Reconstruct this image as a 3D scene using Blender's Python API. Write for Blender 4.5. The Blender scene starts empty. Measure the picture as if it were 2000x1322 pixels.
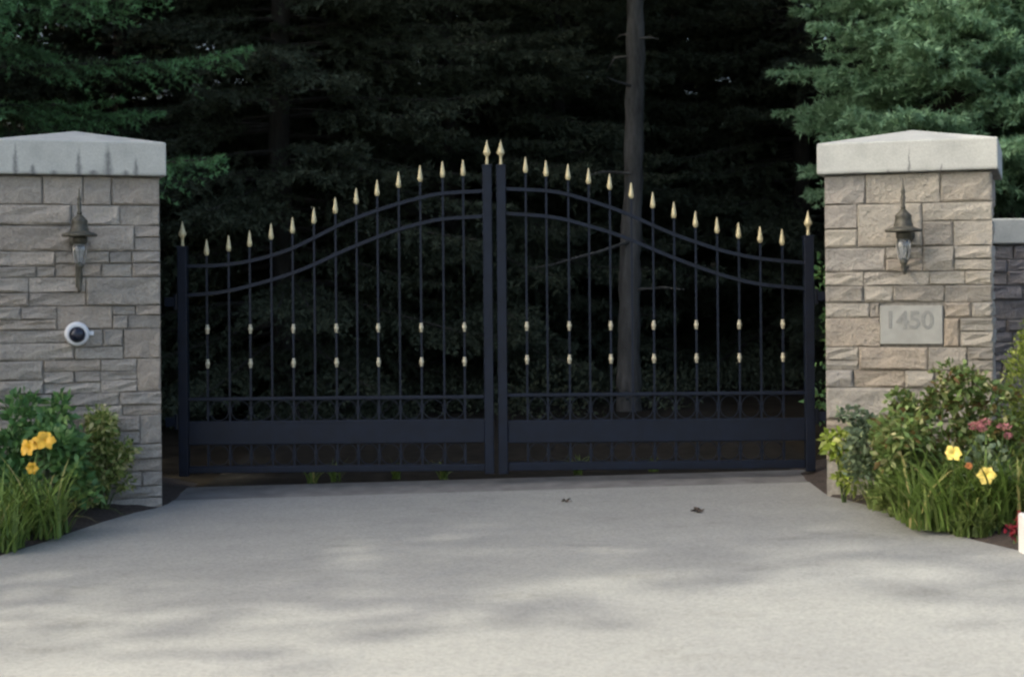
import bpy, bmesh, math, random
import numpy as np
from mathutils import Vector, Matrix
R_ = math.radians
scn = bpy.context.scene
col = scn.collection

# ------------------------------------------------------------------ camera, sky, sun, exposure
F_PX, CAM_Y, CAM_Z, HORIZON, ROLL = 3000.0, -10.0, 1.28, 560.0, R_(0.5)
cam_d = bpy.data.cameras.new('camera')
cam = bpy.data.objects.new('camera', cam_d)
col.objects.link(cam)
cam_d.sensor_width = 36.0
cam_d.lens = 36.0 * F_PX / 2000.0
cam_d.shift_y = (HORIZON - 661.0) / 2000.0
cam_d.clip_start, cam_d.clip_end = 0.1, 2000.0
cam_d.dof.use_dof = True
cam_d.dof.focus_distance = 9.4
cam_d.dof.aperture_fstop = 3.2
cam.location = (0, CAM_Y, CAM_Z)
cam.rotation_euler = (math.pi / 2, ROLL, 0)
scn.camera = cam

SUN_EL, SUN_AZ = R_(38), R_(-97)          # azimuth from +Y (into the wood), negative towards -X
to_sun = Vector((math.sin(SUN_AZ) * math.cos(SUN_EL), math.cos(SUN_AZ) * math.cos(SUN_EL), math.sin(SUN_EL)))
world = bpy.data.worlds.new('World')
scn.world = world
world.use_nodes = True
wn = world.node_tree
sky = wn.nodes.new('ShaderNodeTexSky')
sky.sky_type = 'NISHITA'
sky.sun_disc = False
sky.sun_elevation = SUN_EL
sky.sun_rotation = SUN_AZ
sky.air_density, sky.dust_density, sky.ozone_density = 0.75, 5.0, 0.8
bg = wn.nodes['Background']
wn.links.new(sky.outputs[0], bg.inputs[0])
bg.inputs[1].default_value = 0.15
sun_d = bpy.data.lights.new('sun', 'SUN')
sun_d.energy = 1.55
sun_d.angle = R_(0.7)
sun_d.color = (1.0, 0.95, 0.86)
sun = bpy.data.objects.new('sun', sun_d)
sun.rotation_euler = (-to_sun).to_track_quat('-Z', 'Y').to_euler()
sun.location = to_sun * 60
col.objects.link(sun)
scn.view_settings.view_transform = 'Standard'
scn.view_settings.look = 'None'
scn.view_settings.exposure = 1.42
scn.view_settings.gamma = 1.0
scn.view_settings.use_curve_mapping = False
scn.view_settings.use_white_balance = True           # the camera's own white balance, set a little warm for the shade
scn.view_settings.white_balance_temperature = 6800
scn.view_settings.white_balance_tint = 5
scn.render.engine = 'CYCLES'
scn.cycles.use_denoising = True
scn.cycles.use_adaptive_sampling = True
scn.cycles.adaptive_threshold = 0.04
scn.cycles.max_bounces = 4
scn.cycles.diffuse_bounces = 2
scn.cycles.glossy_bounces = 2
scn.cycles.caustics_reflective = scn.cycles.caustics_refractive = False
scn.cycles.filter_width = 2.4

# ------------------------------------------------------------------ helpers
def at(px, py, Y):
    """world point seen at photo pixel (px, py) on the plane y = Y (used once, to measure the place)"""
    d = Y - CAM_Y
    u, v = (px - 1000.0) / F_PX, (HORIZON - py) / F_PX
    c, s = math.cos(ROLL), math.sin(ROLL)
    return Vector((d * (u * c + v * s), Y, CAM_Z + d * (-u * s + v * c)))

def ground_z(x, y):
    yy = max(-16.0, min(3.0, y))
    return 0.02 * max(-6.0, min(6.0, x)) + 0.02 * yy

def on_ground(px, py):
    lo, hi = -9.5, 8.0
    for _ in range(60):
        m = (lo + hi) / 2
        p = at(px, py, m)
        if p.z > ground_z(p.x, m):
            lo = m
        else:
            hi = m
    p = at(px, py, lo)
    p.z = ground_z(p.x, p.y)
    return p

def link(o, parent=None):
    col.objects.link(o)
    if parent is not None:
        o.parent = parent
    return o

def tag(o, label=None, cat=None, group=None, kind=None):
    if label: o['label'] = label
    if cat: o['category'] = cat
    if group: o['group'] = group
    if kind: o['kind'] = kind
    return o

def empty(name, loc=(0, 0, 0), rz=0.0):
    o = bpy.data.objects.new(name, None)
    o.empty_display_size = 0.2
    o.location = loc
    o.rotation_euler = (0, 0, rz)
    return link(o)

def mk(name, V, F, mat, parent=None, tint=None, smooth=False):
    """numpy arrays -> one mesh object; F is (M, k)"""
    V = np.asarray(V, dtype=np.float32); F = np.asarray(F, dtype=np.int32)
    me = bpy.data.meshes.new(name)
    m, k = F.shape
    me.vertices.add(len(V)); me.vertices.foreach_set('co', V.ravel())
    me.loops.add(m * k); me.loops.foreach_set('vertex_index', F.ravel())
    me.polygons.add(m)
    me.polygons.foreach_set('loop_start', np.arange(0, m * k, k, dtype=np.int32))
    if smooth:
        me.polygons.foreach_set('use_smooth', np.ones(m, dtype=bool))
    me.update(calc_edges=True)
    if tint is not None:
        a = me.attributes.new('tint', 'FLOAT', 'FACE')
        a.data.foreach_set('value', np.asarray(tint, dtype=np.float32))
    if mat: me.materials.append(mat)
    o = bpy.data.objects.new(name, me)
    return link(o, parent)

class MB:
    def __init__(self):
        self.v, self.f = [], []
    def add(self, vs, fs):
        b = len(self.v)
        self.v += [tuple(p) for p in vs]
        self.f += [tuple(b + i for i in f) for f in fs]
        return self
    def box(self, x0, x1, y0, y1, z0, z1, ch=0.0):
        if ch <= 0:
            vs = [(x, y, z) for z in (z0, z1) for y in (y0, y1) for x in (x0, x1)]
            return self.add(vs, [(0, 2, 3, 1), (4, 5, 7, 6), (0, 1, 5, 4), (2, 6, 7, 3), (0, 4, 6, 2), (1, 3, 7, 5)])
        bm = bmesh.new()
        bmesh.ops.create_cube(bm, size=1.0)
        for v in bm.verts:
            v.co = Vector(((x0 + x1) / 2 + v.co.x * (x1 - x0), (y0 + y1) / 2 + v.co.y * (y1 - y0), (z0 + z1) / 2 + v.co.z * (z1 - z0)))
        bmesh.ops.bevel(bm, geom=bm.edges[:], offset=ch, segments=1, affect='EDGES')
        bm.verts.index_update()
        self.add([v.co for v in bm.verts], [[v.index for v in f.verts] for f in bm.faces])
        bm.free()
        return self
    def tube(self, pts, rad, seg=8, caps=True):
        pts = [Vector(p) for p in pts]
        n = len(pts)
        if not isinstance(rad, (list, tuple)): rad = [rad] * n
        up = Vector((0, 0, 1))
        vs, fs = [], []
        prev = None
        for i, p in enumerate(pts):
            t = (pts[min(i + 1, n - 1)] - pts[max(i - 1, 0)]).normalized()
            a = prev if prev is not None else (up if abs(t.z) < 0.9 else Vector((1, 0, 0)))
            s = t.cross(a).normalized(); q = s.cross(t).normalized(); prev = q
            for k in range(seg):
                an = 2 * math.pi * k / seg
                vs.append(p + (s * math.cos(an) + q * math.sin(an)) * rad[i])
        for i in range(n - 1):
            for k in range(seg):
                k2 = (k + 1) % seg
                fs.append((i * seg + k, i * seg + k2, (i + 1) * seg + k2, (i + 1) * seg + k))
        if caps:
            fs.append(tuple(range(seg))[::-1]); fs.append(tuple((n - 1) * seg + k for k in range(seg)))
        return self.add(vs, fs)
    def lathe(self, prof, c=(0, 0, 0), seg=12, axis='z', sq=1.0):
        """prof: list of (radius, height)"""
        vs, fs = [], []
        for r, h in prof:
            for k in range(seg):
                an = 2 * math.pi * (k + 0.5) / seg
                a, b = r * math.cos(an), r * math.sin(an) * sq
                vs.append((c[0] + a, c[1] + b, c[2] + h) if axis == 'z' else (c[0] + a, c[1] - h, c[2] + b))
        n = len(prof)
        for i in range(n - 1):
            for k in range(seg):
                k2 = (k + 1) % seg
                fs.append((i * seg + k, i * seg + k2, (i + 1) * seg + k2, (i + 1) * seg + k))
        fs.append(tuple(range(seg))[::-1]); fs.append(tuple((n - 1) * seg + k for k in range(seg)))
        return self.add(vs, fs)
    def build(self, name, mat, parent=None, smooth=False, bevel=0.0):
        me = bpy.data.meshes.new(name)
        me.from_pydata(self.v, [], self.f)
        if smooth:
            me.polygons.foreach_set('use_smooth', [True] * len(me.polygons))
        if mat: me.materials.append(mat)
        o = bpy.data.objects.new(name, me)
        if bevel:
            md = o.modifiers.new('bevel', 'BEVEL'); md.width = bevel; md.segments = 2; md.limit_method = 'ANGLE'
        return link(o, parent)

# ------------------------------------------------------------------ materials
def nodes(name):
    m = bpy.data.materials.new(name); m.use_nodes = True
    nt = m.node_tree
    return m, nt, nt.nodes['Principled BSDF']

def new(nt, t, **kw):
    n = nt.nodes.new(t)
    for k, v in kw.items():
        setattr(n, k, v)
    return n

def ramp(nt, fac, stops):
    r = new(nt, 'ShaderNodeValToRGB')
    e = r.color_ramp.elements
    while len(e) < len(stops): e.new(0.5)
    for el, (p, c) in zip(e, stops):
        el.position = p; el.color = (c[0], c[1], c[2], 1)
    nt.links.new(fac, r.inputs[0])
    return r.outputs[0]

def noise(nt, scale, detail=4, rough=0.55, vec=None, coord='Object', stretch=None):
    tc = new(nt, 'ShaderNodeTexCoord')
    out = vec if vec is not None else tc.outputs[coord]
    if stretch:
        mp = new(nt, 'ShaderNodeMapping'); mp.inputs['Scale'].default_value = stretch
        nt.links.new(out, mp.inputs[0]); out = mp.outputs[0]
    n = new(nt, 'ShaderNodeTexNoise')
    n.inputs['Scale'].default_value = scale; n.inputs['Detail'].default_value = detail; n.inputs['Roughness'].default_value = rough
    nt.links.new(out, n.inputs['Vector'])
    return n.outputs['Fac']

def mixc(nt, fac, a, b, blend='MIX'):
    m = new(nt, 'ShaderNodeMix', data_type='RGBA', blend_type=blend)
    for s, v in ((m.inputs[0], fac), (m.inputs[6], a), (m.inputs[7], b)):
        if hasattr(v, 'is_linked'): nt.links.new(v, s)
        elif isinstance(v, (int, float)): s.default_value = v
        else: s.default_value = (v[0], v[1], v[2], 1)
    return m.outputs[2]

def math_(nt, op, a, b=None, c=None):
    m = new(nt, 'ShaderNodeMath', operation=op)
    for i, v in enumerate((a, b, c)):
        if v is None: continue
        if hasattr(v, 'is_linked'): nt.links.new(v, m.inputs[i])
        else: m.inputs[i].default_value = v
    return m.outputs[0]

def bump(nt, bsdf, h, strength, dist):
    b = new(nt, 'ShaderNodeBump'); b.inputs['Strength'].default_value = strength; b.inputs['Distance'].default_value = dist
    nt.links.new(h, b.inputs['Height']); nt.links.new(b.outputs[0], bsdf.inputs['Normal'])

def simple(name, c, rough=0.6, metal=0.0, var=0.15, scale=30, bmp=0.0, spec=0.5):
    m, nt, b = nodes(name)
    n = noise(nt, scale)
    nt.links.new(ramp(nt, n, [(0.3, [x * (1 - var) for x in c]), (0.7, [min(1, x * (1 + var)) for x in c])]), b.inputs['Base Color'])
    b.inputs['Roughness'].default_value = rough; b.inputs['Metallic'].default_value = metal
    if bmp: bump(nt, b, n, bmp, 0.004)
    b.inputs['Specular IOR Level'].default_value = spec
    return m

def stone_mat(name, stops):
    m, nt, b = nodes(name)
    oi = new(nt, 'ShaderNodeObjectInfo')
    base = ramp(nt, oi.outputs['Random'], stops)
    for n_ in nt.nodes:
        if n_.type == 'VALTORGB': n_.color_ramp.interpolation = 'LINEAR'
    n1 = noise(nt, 9, 6, 0.62); n2 = noise(nt, 55, 5, 0.7); n3 = noise(nt, 3.0, 3, 0.5)
    c = mixc(nt, 1.0, base, ramp(nt, n1, [(0.25, (0.62, 0.62, 0.64)), (0.75, (1.22, 1.2, 1.17))]), 'MULTIPLY')
    c = mixc(nt, 1.0, c, ramp(nt, n2, [(0.3, (0.78, 0.78, 0.78)), (0.7, (1.15, 1.15, 1.15))]), 'MULTIPLY')
    c = mixc(nt, ramp(nt, n3, [(0.52, (0, 0, 0)), (0.75, (0.35, 0.35, 0.35))]), c, (0.36, 0.28, 0.21))
    nt.links.new(c, b.inputs['Base Color'])
    b.inputs['Roughness'].default_value = 0.9
    bump(nt, b, math_(nt, 'ADD', n1, math_(nt, 'MULTIPLY', n2, 0.5)), 1.0, 0.03)
    return m

M = {}
M['stone_left'] = stone_mat('grey limestone', [(0.0, (0.34, 0.316, 0.279)), (0.3, (0.472, 0.432, 0.376)), (0.55, (0.391, 0.36, 0.319)), (0.75, (0.441, 0.384, 0.319)), (1.0, (0.542, 0.498, 0.439))])
M['stone_right'] = stone_mat('buff limestone', [(0.0, (0.346, 0.318, 0.272)), (0.25, (0.477, 0.445, 0.38)), (0.45, (0.489, 0.412, 0.318)), (0.6, (0.406, 0.38, 0.34)), (0.8, (0.525, 0.48, 0.397)), (1.0, (0.43, 0.392, 0.329))])
M['stone_wall'] = stone_mat('brown limestone', [(0.0, (0.20, 0.185, 0.18)), (0.5, (0.28, 0.25, 0.235)), (1.0, (0.24, 0.22, 0.22))])
M['mortar'] = simple('mortar', (0.33, 0.305, 0.265), 0.95, 0, 0.2, 40, 0.5)
M['plaque'] = simple('plaque stone', (0.355, 0.35, 0.315), 0.8, 0, 0.1, 12, 0.2)
M['engraved'] = simple('engraved lettering', (0.265, 0.265, 0.245), 0.85, 0, 0.1, 60)
M['iron'] = simple('dark blue black gate paint', (0.005, 0.009, 0.020), 0.42, 0.0, 0.25, 14, 0.05, .32)
M['gold'] = simple('faded gold paint', (0.60, 0.52, 0.31), 0.42, 0.2, 0.15, 60)
M['knob'] = simple('pale brass', (0.55, 0.50, 0.36), 0.42, 0.2, 0.12, 60)
M['bronze'] = simple('weathered bronze', (0.085, 0.08, 0.062), 0.6, 0.3, 0.45, 35, 0.3)
M['white_plastic'] = simple('white plastic', (0.75, 0.76, 0.78), 0.35, 0, 0.02)
M['lens'] = simple('smoked dome', (0.012, 0.015, 0.03), 0.12, 0, 0.05)
M['white_paint'] = simple('white paint', (0.62, 0.61, 0.60), 0.6, 0, 0.05, 20, 0.1)
M['bark'] = None

def glass_mat():
    m, nt, b = nodes('seeded lantern glass')
    b.inputs['Base Color'].default_value = (0.72, 0.78, 0.82, 1); b.inputs['Roughness'].default_value = 0.12
    b.inputs['Transmission Weight'].default_value = 0.85
    return m
M['glass'] = glass_mat()

def cap_mat(name, streaks):
    """cast stone with dark rain streaks: (x, half width, height above the lower edge)"""
    m, nt, b = nodes(name)
    tc = new(nt, 'ShaderNodeTexCoord'); sp = new(nt, 'ShaderNodeSeparateXYZ')
    nt.links.new(tc.outputs['Object'], sp.inputs[0])
    wob = math_(nt, 'MULTIPLY', math_(nt, 'SUBTRACT', noise(nt, 40, 4), 0.5), 0.03)
    x = math_(nt, 'ADD', sp.outputs[0], wob)
    n1 = noise(nt, 6, 6, 0.6); n2 = noise(nt, 90, 3, 0.6)
    c = ramp(nt, n1, [(0.25, (0.41, 0.415, 0.385)), (0.6, (0.52, 0.525, 0.485)), (0.8, (0.56, 0.555, 0.51))])
    c = mixc(nt, 1.0, c, ramp(nt, n2, [(0.3, (0.88, 0.88, 0.88)), (0.7, (1.06, 1.06, 1.06))]), 'MULTIPLY')
    tot = None
    for sx, w, h in streaks:
        dx = math_(nt, 'ABSOLUTE', math_(nt, 'SUBTRACT', x, sx))
        frac = math_(nt, 'SUBTRACT', 1.0, math_(nt, 'DIVIDE', sp.outputs[2], h))      # 1 at the lower edge
        frac = math_(nt, 'MAXIMUM', frac, 0.0)
        wid = math_(nt, 'MULTIPLY', math_(nt, 'ADD', math_(nt, 'MULTIPLY', frac, 0.8), 0.2), w)
        mm = math_(nt, 'MAXIMUM', math_(nt, 'SUBTRACT', 1.0, math_(nt, 'DIVIDE', dx, wid)), 0.0)
        mm = math_(nt, 'MULTIPLY', mm, math_(nt, 'MINIMUM', math_(nt, 'MULTIPLY', frac, 2.5), 1.0))
        tot = mm if tot is None else math_(nt, 'MAXIMUM', tot, mm)
    low = math_(nt, 'MAXIMUM', math_(nt, 'SUBTRACT', 1.0, math_(nt, 'DIVIDE', sp.outputs[2], 0.022)), 0.0)
    low = math_(nt, 'MULTIPLY', low, math_(nt, 'MULTIPLY', noise(nt, 11, 3), 1.1))
    tot = math_(nt, 'MULTIPLY', math_(nt, 'MAXIMUM', tot, low), math_(nt, 'ADD', 0.35, math_(nt, 'MULTIPLY', noise(nt, 30, 4, .7), 0.8)))
    tot = math_(nt, 'MINIMUM', tot, 0.7)
    c = mixc(nt, tot, c, (0.07, 0.075, 0.08))
    nt.links.new(c, b.inputs['Base Color']); b.inputs['Roughness'].default_value = 0.85
    bump(nt, b, math_(nt, 'ADD', n1, math_(nt, 'MULTIPLY', n2, 0.25)), 0.25, 0.01)
    return m
M['cap_left'] = cap_mat('stained cast stone', [(-0.37, 0.03, 0.20), (-0.27, 0.035, 0.07), (-0.005, 0.03, 0.17), (0.165, 0.045, 0.20), (0.33, 0.03, 0.12), (0.27, 0.05, 0.04), (0.08, 0.07, 0.035), (-.15, .06, .03)])
M['cap_right'] = cap_mat('clean cast stone', [(0.02, 0.012, 0.16), (0.2, 0.012, 0.05), (-0.1, 0.03, 0.02)])
M['cap_wall'] = cap_mat('grey coping', [(0.3, 0.02, 0.05)])

def drive_mat():
    m, nt, b = nodes('exposed aggregate concrete')
    big = noise(nt, 0.7, 5, 0.6); mid = noise(nt, 5, 5, 0.65); fine = noise(nt, 140, 3, 0.7)
    strk = noise(nt, 1.2, 4, 0.6, stretch=(0.35, 1.6, 1))
    vo = new(nt, 'ShaderNodeTexVoronoi'); vo.inputs['Scale'].default_value = 85
    tc = new(nt, 'ShaderNodeTexCoord'); nt.links.new(tc.outputs['Object'], vo.inputs['Vector'])
    c = ramp(nt, mid, [(0.25, (0.252, 0.256, 0.243)), (0.75, (0.290, 0.293, 0.278))])
    sp = new(nt, 'ShaderNodeSeparateColor'); nt.links.new(vo.outputs['Color'], sp.inputs[0])
    c = mixc(nt, 1.0, c, ramp(nt, sp.outputs[0], [(0.0, (0.84, 0.83, 0.82)), (0.5, (1.0, 1.0, 1.0)), (1.0, (1.12, 1.11, 1.08))]), 'MULTIPLY')
    c = mixc(nt, 1.0, c, ramp(nt, big, [(0.3, (0.9, 0.9, 0.92)), (0.7, (1.06, 1.06, 1.05))]), 'MULTIPLY')
    c = mixc(nt, 1.0, c, ramp(nt, strk, [(0.3, (0.93, 0.93, 0.93)), (0.7, (1.05, 1.05, 1.05))]), 'MULTIPLY')
    c = mixc(nt, 1.0, c, ramp(nt, fine, [(0.3, (0.93, 0.93, 0.93)), (0.7, (1.05, 1.05, 1.05))]), 'MULTIPLY')
    st = noise(nt, 1.7, 6, 0.7, stretch=(.8, 1.3, 1))
    c = mixc(nt, 1.0, c, ramp(nt, st, [(0.30, (0.78, 0.77, 0.76)), (0.42, (1, 1, 1))]), 'MULTIPLY')
    spk = noise(nt, 26, 2, 0.5)
    c = mixc(nt, ramp(nt, spk, [(0.74, (0, 0, 0)), (0.80, (0.5, 0.5, 0.5))]), c, (0.10, 0.095, 0.085))
    nt.links.new(c, b.inputs['Base Color']); b.inputs['Roughness'].default_value = 0.88
    bump(nt, b, math_(nt, 'ADD', fine, vo.outputs['Distance']), 0.2, 0.004)
    return m
M['drive'] = drive_mat()
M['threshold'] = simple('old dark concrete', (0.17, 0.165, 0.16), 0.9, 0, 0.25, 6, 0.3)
M['asphalt'] = simple('asphalt', (0.022, 0.020, 0.017), 0.95, 0, 0.4, 9, 0.4, .05)
M['forest_floor'] = simple('needle litter', (0.022, 0.018, 0.013), 0.95, 0, 0.45, 5, 0.5, .05)
M['mulch'] = simple('bark mulch', (0.045, 0.034, 0.028), 0.95, 0, 0.5, 45, 1.0)
M['street'] = simple('pale bounce light concrete', (0.30, 0.295, 0.28), 0.9, 0, 0.12, 3, 0.2)  # unseen road, made pale to bounce light on to the pillar fronts
M['lawn'] = simple('lawn', (0.05, 0.085, 0.03), 0.9, 0, 0.35, 8, 0.5)

def bark_mat(name, a, b_):
    m, nt, b = nodes(name)
    n = noise(nt, 14, 6, 0.7, stretch=(1, 1, 0.22)); n2 = noise(nt, 2.2, 4)
    c = mixc(nt, 1.0, ramp(nt, n, [(0.3, a), (0.7, b_)]), ramp(nt, n2, [(0.3, (0.75, 0.75, 0.75)), (0.7, (1.2, 1.2, 1.2))]), 'MULTIPLY')
    nt.links.new(c, b.inputs['Base Color']); b.inputs['Roughness'].default_value = 0.95
    bump(nt, b, n, 0.9, 0.03)
    return m
M['bark'] = bark_mat('grey bark', (0.028, 0.027, 0.025), (0.105, 0.103, 0.098))
M['bark_dark'] = bark_mat('dark bark', (0.018, 0.016, 0.013), (0.045, 0.04, 0.034))

def leaf_mat(name, stops, rough=0.55, trans=0.25):
    m, nt, b = nodes(name)
    a = new(nt, 'ShaderNodeAttribute', attribute_name='tint')
    c = ramp(nt, a.outputs['Fac'], stops)
    nt.links.new(c, b.inputs['Base Color']); b.inputs['Roughness'].default_value = rough
    b.inputs['Specular IOR Level'].default_value = 0.3
    if trans:
        t = new(nt, 'ShaderNodeBsdfTranslucent'); nt.links.new(c, t.inputs[0])
        mx = new(nt, 'ShaderNodeMixShader'); mx.inputs[0].default_value = trans
        out = nt.nodes['Material Output']
        nt.links.new(b.outputs[0], mx.inputs[1]); nt.links.new(t.outputs[0], mx.inputs[2]); nt.links.new(mx.outputs[0], out.inputs[0])
    return m
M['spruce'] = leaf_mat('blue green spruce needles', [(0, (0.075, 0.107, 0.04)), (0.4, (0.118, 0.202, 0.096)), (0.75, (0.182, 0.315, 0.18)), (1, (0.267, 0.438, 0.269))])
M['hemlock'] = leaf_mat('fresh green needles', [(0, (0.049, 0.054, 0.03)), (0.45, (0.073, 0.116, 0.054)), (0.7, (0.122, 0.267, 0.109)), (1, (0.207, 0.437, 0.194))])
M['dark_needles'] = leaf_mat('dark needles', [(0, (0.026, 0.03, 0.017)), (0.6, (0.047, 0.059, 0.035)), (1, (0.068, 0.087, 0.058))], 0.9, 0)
M['crown_leaf'] = leaf_mat('canopy leaves', [(0, (0.03, 0.05, 0.018)), (0.6, (0.045, 0.08, 0.025)), (1, (0.07, 0.11, 0.04))], 0.6, .15)
M['broad_green'] = leaf_mat('broad green leaves', [(0, (0.077, 0.14, 0.054)), (0.6, (0.123, 0.261, 0.088)), (1, (0.247, 0.381, 0.124))], 0.4)
M['variegated'] = leaf_mat('variegated leaves', [(0, (0.097, 0.145, 0.032)), (0.4, (0.194, 0.276, 0.073)), (0.7, (0.389, 0.406, 0.145)), (1, (0.8, 0.73, 0.406))], 0.5)
M['olive'] = leaf_mat('olive and russet leaves', [(0, (0.164, 0.085, 0.036)), (0.3, (0.127, 0.144, 0.041)), (0.65, (0.155, 0.248, 0.073)), (0.88, (0.309, 0.382, 0.146)), (1, (0.546, 0.516, 0.273))], 0.5)
M['grey_green'] = leaf_mat('grey green leaves', [(0, (0.086, 0.1, 0.063)), (0.5, (0.171, 0.225, 0.127)), (0.85, (0.274, 0.367, 0.238)), (1, (0.565, 0.6, 0.285))], 0.6)
M['edging'] = leaf_mat('olive grass', [(0, (0.084, 0.112, 0.028)), (0.5, (0.154, 0.224, 0.056)), (1, (0.336, 0.378, 0.14))], 0.6)
M['lime'] = leaf_mat('lime yellow leaves', [(0, (0.168, 0.24, 0.036)), (0.6, (0.384, 0.48, 0.072)), (1, (0.72, 0.72, 0.3))], 0.5)
M['blade'] = leaf_mat('strap leaves', [(0, (0.078, 0.102, 0.028)), (0.5, (0.157, 0.239, 0.055)), (0.85, (0.235, 0.341, 0.083)), (1, (0.523, 0.443, 0.184))], 0.45)
M['topiary'] = leaf_mat('gold tipped leaves', [(0, (0.08, 0.12, 0.02)), (0.5, (0.2, 0.26, 0.05)), (1, (0.36, 0.4, 0.1))], 0.5)
M['dead_leaf'] = simple('dead leaf', (0.05, 0.035, 0.025), 0.8, 0, 0.3, 40)
M['yellow'] = simple('yellow petals', (0.75, 0.43, 0.035), 0.5, 0, 0.15, 30)
M['pale_yellow'] = simple('pale yellow petals', (0.8, 0.62, 0.14), 0.5, 0, 0.12, 30)
M['orange'] = simple('faded orange petals', (0.6, 0.2, 0.05), 0.5, 0, 0.12, 30)
M['pink'] = simple('dusty pink florets', (0.42, 0.16, 0.17), 0.7, 0, 0.25, 60)
M['red'] = simple('dark red petals', (0.2, 0.01, 0.02), 0.5, 0, 0.25, 40)
M['stalk'] = simple('green stalk', (0.07, 0.11, 0.03), 0.6)

# ------------------------------------------------------------------ ground, driveway, beds, road
def sheet(name, xs, ys, zf, mat, **kw):
    X, Y = np.meshgrid(xs, ys)
    V = np.array([(x, y, zf(x, y)) for x, y in zip(X.ravel(), Y.ravel())])
    nx, ny = len(xs), len(ys)
    F = [(j * nx + i, j * nx + i + 1, (j + 1) * nx + i + 1, (j + 1) * nx + i) for j in range(ny - 1) for i in range(nx - 1)]
    return mk(name, V, F, mat, smooth=True, **kw)

gx = np.concatenate([[-600, -200, -60, -20], np.linspace(-10, 10, 21), [20, 60, 200, 600]])
gy = np.concatenate([[-600, -200, -60, -26, -20], np.linspace(-16, 20, 37), [30, 60, 200, 600]])
tag(sheet('ground', gx, gy, lambda x, y: ground_z(x, y) - 0.06, M['forest_floor']), kind='structure')

# edges of the driveway, from the pillars out to the street
left_px = [(322, 988), (262, 1001), (200, 1019), (140, 1039), (90, 1057), (40, 1072), (0, 1085)]
right_px = [(1618, 969), (1660, 977), (1710, 992), (1770, 1013), (1840, 1036), (1910, 1056), (2000, 1077)]
L_edge = [on_ground(*p) for p in left_px]
R_edge = [on_ground(*p) for p in right_px]
def extend(e, sx):
    e = [Vector((e[0].x, 0.6, 0)), Vector((e[0].x, e[0].y + 0.25, 0))] + e
    p, q = e[-2], e[-1]
    x, y = q.x, q.y
    t = (q - p).normalized()
    ang = math.atan2(abs(t.x), -t.y)
    while y > -9.0:
        ang = min(ang + 0.04, 1.15)
        x += sx * 0.4 * math.sin(ang); y -= 0.4 * math.cos(ang)
        e.append(Vector((x, y, 0)))
    return e
L_edge = extend(L_edge, -1); R_edge = extend(R_edge, 1)
def edge_x(e, y):
    for a, b in zip(e, e[1:]):
        if a.y >= y >= b.y:
            t = (a.y - y) / max(1e-6, a.y - b.y)
            return a.x + (b.x - a.x) * t
    return e[0].x if y > e[0].y else e[-1].x
ys = np.concatenate([np.linspace(-0.30, -9.0, 60)])
NX = 24
V, Fc = [], []
for y in ys:
    a, b = edge_x(L_edge, y), edge_x(R_edge, y)
    for i in range(NX + 1):
        x = a + (b - a) * i / NX
        V.append((x, y, ground_z(x, y)))
for j in range(len(ys) - 1):
    for i in range(NX):
        k = j * (NX + 1) + i
        Fc.append((k, k + NX + 1, k + NX + 2, k + 1))
drv = mk('driveway', V, Fc, M['drive'], smooth=True)
tag(drv, 'pale exposed aggregate driveway flaring out from the gate', kind='structure')
# slab edges
for e, s in ((L_edge, 1), (R_edge, -1)):
    V, Fc = [], []
    for i, y in enumerate(ys):
        x = edge_x(e, y)
        V += [(x, y, ground_z(x, y)), (x, y, ground_z(x, y) - 0.08)]
        if i: Fc.append((2 * i - 2, 2 * i, 2 * i + 1, 2 * i - 1))
    mk('slab_edge', V, Fc, M['drive'], drv)
# strip of old concrete under the gate, and the asphalt drive beyond it
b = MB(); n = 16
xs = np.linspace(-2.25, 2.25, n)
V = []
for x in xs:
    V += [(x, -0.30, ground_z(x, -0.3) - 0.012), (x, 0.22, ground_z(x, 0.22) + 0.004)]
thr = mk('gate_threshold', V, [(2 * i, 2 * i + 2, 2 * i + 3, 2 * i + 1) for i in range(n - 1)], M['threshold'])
tag(thr, 'darker concrete strip under the gate', kind='structure')
tag(sheet('inner_driveway_road', np.linspace(-2.1, 2.1, 8), np.linspace(0.22, 24, 20), lambda x, y: ground_z(x, y) - 0.02, M['asphalt']), 'asphalt drive running into the wood behind the gate', kind='structure')
tag(sheet('road', np.linspace(-120, 120, 41), np.linspace(-9.0, -16.0, 6)[::-1], lambda x, y: ground_z(x, -9) - 0.03, M['street']), kind='structure')
tag(sheet('lawn', np.linspace(-120, 120, 41), np.linspace(-60.0, -16.0, 6), lambda x, y: ground_z(x, -9) - 0.02, M['lawn']), kind='structure')

# planting beds of mulch, mounded away from the driveway edge
rngm = np.random.default_rng(5)
for e, s, nm in ((L_edge, -1, 'dark mulch bed in front of the pillar with the camera'), (R_edge, 1, 'dark mulch bed in front of the pillar with the house number')):
    V, Fc = [], []
    yy = np.linspace(0.5, -8.6, 80); K = 26
    for y in yy:
        x0 = edge_x(e, y)
        for k in range(K + 1):
            d = 4.5 * (k / K) ** 1.6
            x = x0 + s * d
            z = ground_z(x, y) - 0.006 + 0.09 * (1 - math.exp(-d / 0.35)) + (rngm.normal(0, 0.008) if k else -0.006)
            V.append((x, y, z))
    for j in range(len(yy) - 1):
        for k in range(K):
            a = j * (K + 1) + k
            f = (a, a + K + 1, a + K + 2, a + 1)
            Fc.append(f if s > 0 else f[::-1])
    tag(mk('flower_bed', V, Fc, M['mulch'], smooth=True), nm, kind='structure')

def bed_z(x, y):
    for e, s in ((L_edge, -1), (R_edge, 1)):
        d = s * (x - edge_x(e, y))
        if d > 0: return ground_z(x, y) + 0.09 * (1 - math.exp(-d / 0.35)) - 0.006
    return ground_z(x, y)

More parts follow.
